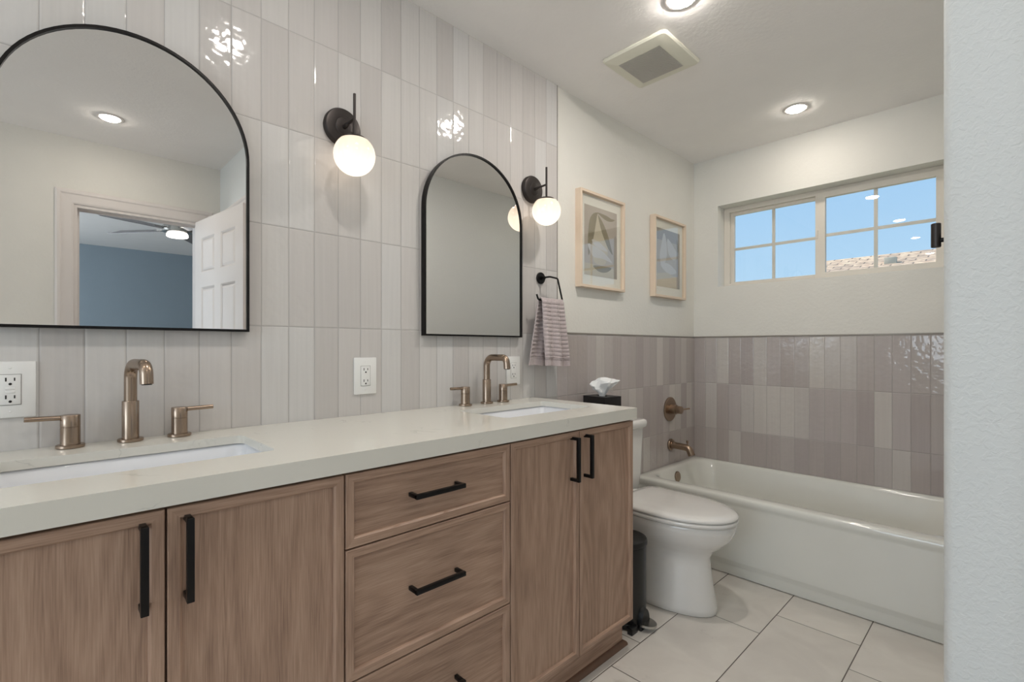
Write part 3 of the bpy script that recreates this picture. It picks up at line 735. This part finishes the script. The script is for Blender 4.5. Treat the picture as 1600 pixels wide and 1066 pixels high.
# ------------------------------------------------------------------ towel ring and towel
tr = thing('towel_ring', 'black open towel ring holding the towel beside the small mirror', 'towel ring', (.0005, 1.690, 1.484))
bm = BM(); lathe(bm, [(0, 0), (.026, 0), (.0275, .0015), (.0275, .007), (.026, .009), (0, .009)], (0.0005, 1.690, 1.484), (1, 0, 0), 40); cyl(bm, .0085, (.009, 1.690, 1.484), (.03, 1.690, 1.484))
obj('rosette', bm, BLACKM, tr)
bm = BM(); tube(bm, fillet([(.02, 1.690, 1.484), (.058, 1.693, 1.486), (.060, 1.747, 1.482), (.066, 1.777, 1.372), (.062, 1.612, 1.374), (.060, 1.603, 1.398)], .011, 6), .0042, 14)
obj('bar', bm, BLACKM, tr)
def towel():
    bm = BM(); nu, nv = 96, 620
    zt, xb = 1.373, .064; rad = .0095; Lf, Lb = .315, .312
    grid = []
    for j in range(nv+1):
        s = -Lb + (Lf+Lb)*j/nv          # signed length over the bar: <0 behind, >0 in front
        row = []
        for i in range(nu+1):
            k = i/nu
            side = 1 if s > 0 else -1; a = abs(s); drop = max(0, a-rad*PI/2)
            if a < rad*PI/2: ang = s/rad; x = xb+rad*math.sin(ang); z = zt+rad*math.cos(ang)
            else: x = xb+side*rad; z = zt-drop
            fr = min(1, drop/.3)
            yl, yr = (1.622, 1.767)
            if side > 0: yl2, yr2 = 1.628, 1.803
            else: yl2, yr2 = 1.560, 1.752
            y = (yl+(yl2-yl)*fr)*(1-k)+(yr+(yr2-yr)*fr)*k
            ph = 0 if side > 0 else 1.3
            fold = math.sin(k*2*PI*2.1+ph+.5*fr)*(.0035+.0085*fr)+math.sin(k*2*PI*.8+ph)*.004*fr
            x += fold*(1 if side > 0 else .6) + (side*.010*fr)
            if side < 0: x = max(x, .012)
            # quilted ribs: rows across, columns down; flat hem band
            if drop < .262:
                rib = abs(math.sin(PI*drop/.0182))**.55; colm = abs(math.sin(PI*k*5.0))**.35
                x += side*.0062*rib*(.30+.70*colm)
                y += 0
            elif abs(drop-.266) < .004: x += side*.0025
            z += .004*math.sin(k*PI*1.5+1)*fr
            row.append(bm.verts.new((x, y, z)))
        grid.append(row)
    for j in range(nv):
        for i in range(nu): bm.faces.new([grid[j][i], grid[j][i+1], grid[j+1][i+1], grid[j+1][i]])
    bmesh.ops.recalc_face_normals(bm, faces=bm.faces)
    o = obj('hand_towel', bm, TOWEL, auto=True, angle=80)
    md = o.modifiers.new('thick', 'SOLIDIFY'); md.thickness = .005; md.offset = 0
    return tag(o, 'mauve grey ribbed hand towel hanging over the black towel ring', 'towel')
towel()

# ------------------------------------------------------------------ framed prints
def make_print(yc, zc, w, h, shapes, label):
    t = thing('framed_print', label, 'picture', (TX+.0005, yc, zc))
    bm = BM(); fw = .014; dep = .036
    def R(i, x): return [(x, -w/2+i, -h/2+i), (x, w/2-i, -h/2+i), (x, w/2-i, h/2-i), (x, -w/2+i, h/2-i)]
    loft(bm, [R(0, 0), R(0, dep-.001), R(.001, dep), R(fw-.001, dep), R(fw, dep-.001), R(fw, dep-.016), R(fw+.002, dep-.018), R(fw+.002, 0)], cap0=False, cap1=False, smooth=False)
    bmesh.ops.contextual_create  # (ring stays open at the back)
    obj('frame', bm, PALE, t, world=False, auto=False)
    bm = BM(); box(bm, .012, .0155, -w/2+fw-.002, w/2-fw+.002, -h/2+fw-.002, h/2-fw+.002); obj('mat_board', bm, MATB, t, world=False, auto=False)
    mg = .040; pw, ph = w-2*fw-2*mg, h-2*fw-2*mg*1.35
    bm = BM(); box(bm, .0150, .0160, -pw/2, pw/2, -ph/2, ph/2, 0)
    for lv, (mi, pts) in enumerate(shapes):
        x = .0161+.00006*lv
        vs_ = [bm.verts.new((x, -pw/2+a*pw, -ph/2+b_*ph)) for a, b_ in pts]
        f = bm.faces.new(vs_); f.material_index = mi
        if f.normal.x < 0 or True:
            f.normal_update()
            if f.normal.x < 0: f.normal_flip()
    obj('print', bm, ART, t, world=False, auto=False)
    bm = BM(); box(bm, dep-.014, dep-.012, -w/2+fw-.0015, w/2-fw+.0015, -h/2+fw-.0015, h/2-fw+.0015); obj('glass', bm, PGLASS, t, world=False, auto=False)
    return t
def curve(*p, n=10):
    """smooth closed outline through control points (Catmull-Rom)"""
    out = []; m_ = len(p)
    for i in range(m_):
        a, b_, c, d = (Vector((*p[(i+k) % m_], 0)) for k in (-1, 0, 1, 2))
        for k in range(n):
            s = k/n; q = .5*((2*b_)+(c-a)*s+(2*a-5*b_+4*c-d)*s*s+(3*b_-a-3*c+d)*s**3)
            out.append((min(.998, max(.002, q.x)), min(.998, max(.002, q.y))))
    return out
leafL = curve((.39, .925), (.27, .90), (.17, .82), (.12, .68), (.10, .47), (.12, .28), (.2, .42), (.27, .56), (.33, .74), (.37, .87))
leafM = curve((.40, .895), (.50, .84), (.62, .74), (.72, .62), (.80, .48), (.86, .36), (.72, .44), (.60, .56), (.49, .70), (.43, .82))
leafR = curve((.38, .928), (.52, .93), (.68, .92), (.80, .90), (.93, .895), (.82, .855), (.66, .85), (.50, .885))
shp1 = [(2, curve((.38, .90), (.30, .70), (.24, .45), (.30, .2), (.62, .2), (.70, .45), (.52, .72))),
        (1, leafL), (1, leafM), (1, leafR), (3, curve((.10, .44), (.35, .42), (.60, .36), (.84, .24), (.55, .27), (.25, .28))),
        (3, curve((.22, .52), (.45, .50), (.7, .40), (.5, .40), (.3, .44))),
        (2, [(.002, .002), (.90, .002), (.90, .15), (.002, .17)]), (1, curve((.28, .15), (.80, .16), (.70, .09), (.52, .065), (.36, .09))),
        (4, [(.90, .002), (.998, .002), (.998, .62), (.94, .66), (.90, .60)])]
shp2 = [(4, [(.002, .80), (.998, .80), (.998, .998), (.002, .998)]), (3, curve((.30, .93), (.20, .75), (.12, .5), (.25, .35), (.42, .55), (.40, .8))),
        (3, curve((.45, .85), (.7, .75), (.9, .6), (.72, .5), (.5, .6))), (3, curve((.15, .38), (.5, .42), (.85, .30), (.5, .24))),
        (2, [(.002, .002), (.86, .002), (.86, .20), (.45, .26), (.002, .22)]), (4, [(.86, .002), (.998, .002), (.998, .8), (.86, .8)]),
        (1, curve((.86, .88), (.93, .80), (.95, .70), (.90, .66), (.87, .76)))]
make_print(2.165, 1.720, .402, .502, shp1, 'framed abstract print with dark olive leaves, nearer the sconce')
make_print(2.894, 1.724, .402, .502, shp2, 'framed abstract print with pale shapes, nearer the window corner')

# ------------------------------------------------------------------ toilet
TY = 2.092
def dring(x0, x1, hw, z, nb=2.6, n=64, xm=None):
    """toilet section: elliptical front, squarer back"""
    xm = xm if xm is not None else x0+(x1-x0)*.42; out = []
    for k in range(n):
        a = 2*PI*k/n; c, s = math.cos(a), math.sin(a)
        if c >= 0: x = xm+(x1-xm)*abs(c)**(2/2.1); y = hw*math.copysign(abs(s)**(2/2.1), s)
        else: x = xm-(xm-x0)*abs(c)**(2/nb); y = hw*math.copysign(abs(s)**(2/nb), s)
        out.append((x, TY+y, z))
    return out
toi = thing('toilet', 'white two-piece toilet between the vanity and the bathtub', 'toilet', (.4, TY, 0))
bm = BM()
loft(bm, [dring(.17, .652, .120, 0, 4), dring(.168, .660, .126, .006, 4), dring(.170, .660, .126, .03, 4), dring(.176, .643, .118, .12, 4), dring(.178, .632, .110, .20, 4), dring(.170, .630, .106, .240, 3.6),
          dring(.155, .650, .120, .275, 3.2), dring(.130, .690, .150, .305, 3), dring(.11, .718, .170, .335, 3), dring(.10, .735, .181, .37, 3), dring(.095, .740, .185, .398, 3), dring(.10, .735, .180, .404, 3)])
box(bm, .03, .26, TY-.10, TY+.10, .25, .40, bev=.03, seg=4)
obj('bowl', bm, PORC, toi, angle=60)
bm = BM(); loft(bm, [dring(.235, .741, .186, .407, 5), dring(.232, .745, .189, .411, 5), dring(.232, .745, .189, .421, 5), dring(.236, .741, .186, .4245, 5)])
obj('seat', bm, PORC, toi, angle=60)
bm = BM(); loft(bm, [dring(.233, .740, .185, .4275, 6), dring(.229, .745, .189, .431, 6), dring(.229, .745, .189, .438, 6), dring(.236, .736, .182, .4455, 6), dring(.27, .70, .15, .4505, 5), dring(.35, .60, .08, .4525, 4)])
obj('lid', bm, PORC, toi, angle=60)
for s in (-1, 1):
    bm = BM(); box(bm, .205, .245, TY+s*.075-.02, TY+s*.075+.02, .403, .440, bev=.006, seg=3); obj('seat_hinge', bm, PORC, toi)
bm = BM()
def tk(x0, x1, h, z, r): return [(x, TY+y, z) for x, y in rrect(x0, x1, -h, h, r)]
loft(bm, [tk(.035, .175, .165, .40, .03), tk(.020, .188, .180, .42, .035), tk(.014, .193, .190, .50, .035), tk(.010, .198, .203, .735, .035)])
obj('tank', bm, PORC, toi, angle=60)
bm = BM(); loft(bm, [tk(.008, .203, .208, .737, .035), tk(.005, .212, .217, .745, .035), tk(.005, .214, .219, .765, .035), tk(.008, .210, .216, .777, .034), tk(.016, .200, .206, .782, .03)])
obj('tank_lid', bm, PORC, toi, angle=60)
bm = BM(); cyl(bm, .012, (.197, TY-.15, .69), (.212, TY-.15, .69)); box(bm, .207, .215, TY-.155, TY-.08, .682, .694, bev=.003)
obj('flush_lever', bm, BRONZE, toi)
# ------------------------------------------------------------------ tissue box
tb = thing('tissue_box', 'black cube tissue box cover on the toilet tank', 'tissue box', (.112, 2.028, .782), rz=math.radians(-7))
bm = BM(); o_ = rrect(-.074, .074, -.060, .060, .003); sl = [(.034*math.cos(2*PI*k/24), .016*math.sin(2*PI*k/24)) for k in range(24)]
plate(o_, [sl[::-1]], .004, Matrix.Translation((0, 0, .131)), bm=bm)
loft(bm, [[(x, y, 0) for x, y in o_], [(x, y, .130) for x, y in o_]], cap1=False, smooth=False)
obj('cover', bm, BOXM, tb, world=False, angle=30)
def tissue():
    """a pulled-up sheet, gathered at the slot and flopping over towards the window"""
    bm = BM(); c = Vector((.112, 2.028, .914)); R_ = Vector((.6945, .7195, 0)); F_ = Vector((-.7195, .6945, 0))
    # section rows from the slot upward: (z, centre shift right, half width, depth)
    rows = [(-.012, .0, .010, .004), (.004, .000, .013, .006), (.020, .000, .022, .012), (.036, -.004, .036, .020), (.052, -.004, .050, .026), (.066, .004, .060, .026), (.078, .016, .060, .020), (.086, .026, .056, .012), (.090, .030, .050, .004)]
    grid = []; n = 40
    for j, (z, sh, hw, dp) in enumerate(rows):
        ring = []
        for k in range(n):
            a = 2*PI*k/n; w = 1+.16*math.sin(5*a+j*.5)+.10*math.sin(9*a-j*.9)
            p = R_*(sh+hw*math.cos(a)*w)+F_*(dp*math.sin(a)*(1+.5*math.sin(3*a+j)))
            q = noise.noise_vector(Vector((math.cos(a)*1.6, math.sin(a)*1.6, j*.6)))*.006*min(1, j/2)
            zz = z + (-.018 if math.cos(a) < -.6 and j > 4 else 0)*(j-4)/4 - (.008*math.cos(a) if j > 5 else 0)
            ring.append(c+p+q+Vector((0, 0, zz)))
        grid.append(ring)
    loft(bm, grid, cap0=False, cap1=True, smooth=False)
    o = obj('tissue', bm, TISS, auto=True, angle=22)
    return tag(o, 'crumpled white tissue sticking up out of the black box', 'tissue')
tissue()
# ------------------------------------------------------------------ pedal bin
tc = thing('trash_can', 'slim black pedal bin between vanity and toilet', 'trash can', (.395, 1.790, 0))
bm = BM(); lathe(bm, [(0, .004), (.090, .004), (.093, .010), (.093, .022), (.0915, .024), (.0925, .325), (.090, .328), (0, .328)], (.395, 1.790, 0), seg=56); obj('body', bm, BPLAST, tc)
bm = BM(); lathe(bm, [(.0, .330), (.0955, .330), (.0965, .334), (.0965, .345), (.093, .352), (.080, .356), (.070, .3545), (0, .3545)], (.395, 1.790, 0), seg=56); obj('lid', bm, BPLAST, tc)
bm = BM(); box(bm, .44, .500, 1.755, 1.825, 0, .018, bev=.004); box(bm, .468, .492, 1.700, 1.745, 0, .030, bev=.004)
loft(bm, [[(.478+.016*math.sin(PI*k/16)*0, 1.79+.034*math.cos(PI*k/16), .02+.075*math.sin(PI*k/16)) for k in range(17)], [(.500, 1.79+.030*math.cos(PI*k/16), .018+.062*math.sin(PI*k/16)) for k in range(17)]], closed=True)
obj('base', bm, BPLAST, tc)
bm = BM()
r1 = [(.496+.050*math.sin(PI*k/16), 1.79+.036*math.cos(PI*k/16), .020) for k in range(17)]; r2 = [(x, y, .030) for x, y, _ in r1]
loft(bm, [r1, r2], smooth=False); obj('pedal', bm, STEEL, tc, angle=50)

# ------------------------------------------------------------------ bathtub
BX0, BX1, BY0, BY1, BZ = .002, XR-.010, 2.520, D-.002, .405
tub = thing('bathtub', 'white alcove bathtub below the window', 'bathtub', (.74, 2.9, 0))
bm = BM()
def tr_(x0, x1, y0, y1, z, r, n=8): return [(x, y, z) for x, y in rrect(x0, x1, y0, y1, r, n)]
rings = [tr_(BX0, BX1, BY0+dy, BY1, z, .004) for z, dy in ((.004, .002), (.008, 0), (.050, 0), (.056, -.001), (.078, -.011), (.084, -.012), (.10, -.012), (.355, -.012), (.366, -.012), (.374, -.016))]+[
         tr_(BX0, BX1, BY0-.016, BY1, .394, .006), tr_(BX0+.001, BX1-.001, BY0-.011, BY1-.001, .402, .008), tr_(BX0+.006, BX1-.006, BY0-.003, BY1-.006, .4055, .012),
         tr_(.045, BX1-.06, BY0+.050, BY1-.032, .4055, .10), tr_(.055, BX1-.075, BY0+.060, BY1-.040, .402, .11), tr_(.064, BX1-.09, BY0+.068, BY1-.048, .388, .12), tr_(.085, BX1-.15, BY0+.085, BY1-.066, .25, .13),
         tr_(.11, BX1-.25, BY0+.11, BY1-.09, .10, .14), tr_(.15, BX1-.33, BY0+.15, BY1-.13, .062, .13), tr_(.25, BX1-.45, BY0+.25, BY1-.23, .055, .08)]
loft(bm, rings)
obj('tub_body', bm, TUBM, tub, angle=50)
bm = BM(); box(bm, .02, BX1-.02, BY0+.03, BY1-.02, 0, .004); obj('tub_base', bm, DARK, tub, auto=False)  # added slab, black so the gap under the tub stays dark like shade
bm = BM(); lathe(bm, [(0, .010), (.030, .010), (.033, .007), (.034, 0)], (.068, 2.890, .342), (1, 0, .1), 36); obj('overflow_cover', bm, BRONZE, tub)
bm = BM(); lathe(bm, [(0, .006), (.028, .005), (.033, 0)], (.36, 2.896, .0555)); obj('drain', bm, BRONZE, tub)
sv = thing('shower_valve', 'round bronze shower valve trim with lever above the tub spout', 'shower valve', (.0005, 2.922, .760))
bm = BM(); lathe(bm, [(0, 0), (.076, 0), (.078, .002), (.078, .007), (.074, .010), (.034, .011), (0, .011)], (.0005, 2.922, .760), (1, 0, 0), 56); obj('escutcheon', bm, BRONZE_D, sv)
bm = BM(); lathe(bm, [(.031, .008), (.031, .048), (.029, .050), (.022, .051), (.022, .056), (.025, .057), (.025, .082), (.023, .084), (0, .084)], (.0005, 2.922, .760), (1, 0, 0), 40)
hd = obj('handle', bm, BRONZE_D, sv)
bm = BM(); cyl(bm, .0055, (.070, 2.922, .760), (.102, 2.990, .766)); obj('lever', bm, BRONZE_D, hd)
ts = thing('tub_spout', 'bronze tub spout with diverter knob over the bathtub', 'tub spout', (.0005, 2.930, .530))
bm = BM(); lathe(bm, [(0, 0), (.036, 0), (.037, .002), (.037, .010), (.035, .013), (0, .013)], (.0005, 2.930, .530), (1, 0, 0), 40)
obj('flange', bm, BRONZE_D, ts)
bm = BM(); tube(bm, fillet([(.005, 2.930, .530), (.128, 2.930, .524), (.146, 2.930, .480)], .032, 10), lambda k: .0215, 28); obj('spout', bm, BRONZE_D, ts, angle=50)
bm = BM(); lathe(bm, [(.004, -.004), (.004, .010), (.0075, .011), (.0075, .024), (.006, .026), (0, .026)], (.118, 2.930, .545)); obj('diverter', bm, BRONZE_D, ts)

# ------------------------------------------------------------------ robe hook on the wall end
rh = thing('robe_hook', 'small black hook on the near wall edge beside the window', 'hook', (XR, 1.0, 1.33))
bm = BM(); cyl(bm, .0062, (1.4735, 1.0, 1.3135), (1.4735, 1.0, 1.3505)); obj('peg', bm, SCON, rh)
bm = BM(); cyl(bm, .0035, (1.475, 1.0, 1.324), (XR-.001, 1.0, 1.324)); lathe(bm, [(0, 0), (.009, 0), (.009, .002), (0, .003)], (XR-.0005, 1.0, 1.324), (-1, 0, 0), 24); obj('post', bm, BLACKM, rh)

# ------------------------------------------------------------------ ceiling: exhaust fan, downlights
ef = thing('exhaust_fan', 'square cream exhaust fan grille on the ceiling', 'exhaust fan', (.430, 1.955, H-.03))
bm = BM(); c_ = (.429, 1.953); a, b_ = .155, .160; ga, gb = .100, .105
def fr_(ha, hb, z, r): return [(c_[0]+x, c_[1]+y, z) for x, y in rrect(-ha, ha, -hb, hb, r)]
loft(bm, [fr_(a-.004, b_-.004, H-.0005, .02), fr_(a, b_, H-.004, .02), fr_(a, b_, H-.010, .02), fr_(a-.006, b_-.006, H-.016, .018), fr_(ga+.01, gb+.01, H-.026, .004), fr_(ga, gb, H-.027, .002), fr_(ga, gb, H-.018, .002)], cap0=False, cap1=True, smooth=False)
obj('cover', bm, CREAM, ef, angle=25)
bm = BM(); n = 26
for k in range(n):
    y = c_[1]-gb+2*gb*(k+.5)/n; box(bm, c_[0]-ga, c_[0]+ga, y-.0021, y+.0021, H-.0275, H-.020)
obj('grille', bm, GRILLE, ef, auto=False)
def make_can(x, y, label, lens=None):
    t = thing('recessed_light', label, 'ceiling light', (x, y, H), group=None)
    bm = BM(); lathe(bm, [(.046, -.002), (.0475, -.0045), (.060, -.0035), (.064, -.0005), (.064, 0)], (0, 0, 0), (0, 0, 1), 48); obj('trim_ring', bm, WHITE_TRIM, t, world=False)
    bm = BM(); lathe(bm, [(.0465, -.0005), (.045, -.006), (.038, -.010), (.022, -.0125), (.0, -.013)], (0, 0, 0), (0, 0, 1), 40); obj('lens', bm, lens or CANL, t, world=False, auto=False)
    return t
make_can(.738, 2.910, 'lit recessed ceiling light over the bathtub', emissive('dimmer_downlight_lens', (255, 246, 234), 80.0))
make_can(.705, 1.690, 'lit recessed ceiling light cut by the top edge of the picture', emissive('bright_downlight_lens', (255, 248, 240), 235.0))
make_can(.74, .57, 'recessed ceiling light over the vanity, reflected in the window glass')
make_can(.74, -.55, 'recessed ceiling light behind the viewer', MATS['dimmer_downlight_lens'])
make_can(.74, -1.9, 'added recessed light, unseen behind the viewer, brightening the room')  # added out of view as extra light for the room
make_can(1.99, .275, 'recessed ceiling light in front of the doorway, seen in the left mirror', MATS['dimmer_downlight_lens'])

# ------------------------------------------------------------------ bedroom ceiling fan
cf = thing('ceiling_fan', 'white ceiling fan with a round lamp, seen through the doorway in the mirror', 'ceiling fan', (4.02, .93, H))
bm = BM(); lathe(bm, [(0, 0), (.07, 0), (.065, -.05), (.02, -.06), (.018, -.10), (.10, -.115), (.125, -.15), (.12, -.19), (.08, -.21), (0, -.21)], (0, 0, 0), (0, 0, 1), 40); obj('motor', bm, STEEL, cf, world=False)
bm = BM(); lathe(bm, [(.085, -.207), (.088, -.226), (.08, -.234), (0, -.238)], (0, 0, 0), (0, 0, 1), 40); obj('light_lens', bm, FANL, cf, world=False)
for k in range(5):
    bm = BM(); Mx = Matrix.Rotation(math.radians(-112+72*k), 4, 'Z')
    t = bmesh.new(); loft(t, [[(r, w+.0, -.165+w*.42), (r, -w, -.165-w*.42), (r, -w, -.171-w*.42), (r, w, -.171+w*.42)] for r, w in ((.16, .05), (.25, .062), (.60, .070), (.66, .066))], smooth=False)
    merge(bm, t, 0, Mx); obj('blade', bm, FANW, cf, world=False, auto=False)
    bm = BM(); t = bmesh.new(); box(t, .10, .20, -.018, .018, -.172, -.160); merge(bm, t, 0, Mx); obj('blade_iron', bm, STEEL, cf, world=False, auto=False)

# things of one kind share a group
GROUPS = {'faucet': 'widespread faucets on the vanity', 'sink': 'undermount sinks in the vanity', 'mirror': 'arched mirrors over the vanity',
          'wall_sconce': 'globe sconces on the tiled wall', 'outlet': 'white outlets above the countertop', 'framed_print': 'framed prints over the toilet',
          'recessed_light': 'recessed lights in the bathroom ceiling'}
for o in bpy.data.objects:
    k = o.name.split('.')[0]
    if o.parent is None and k in GROUPS: o['group'] = GROUPS[k]
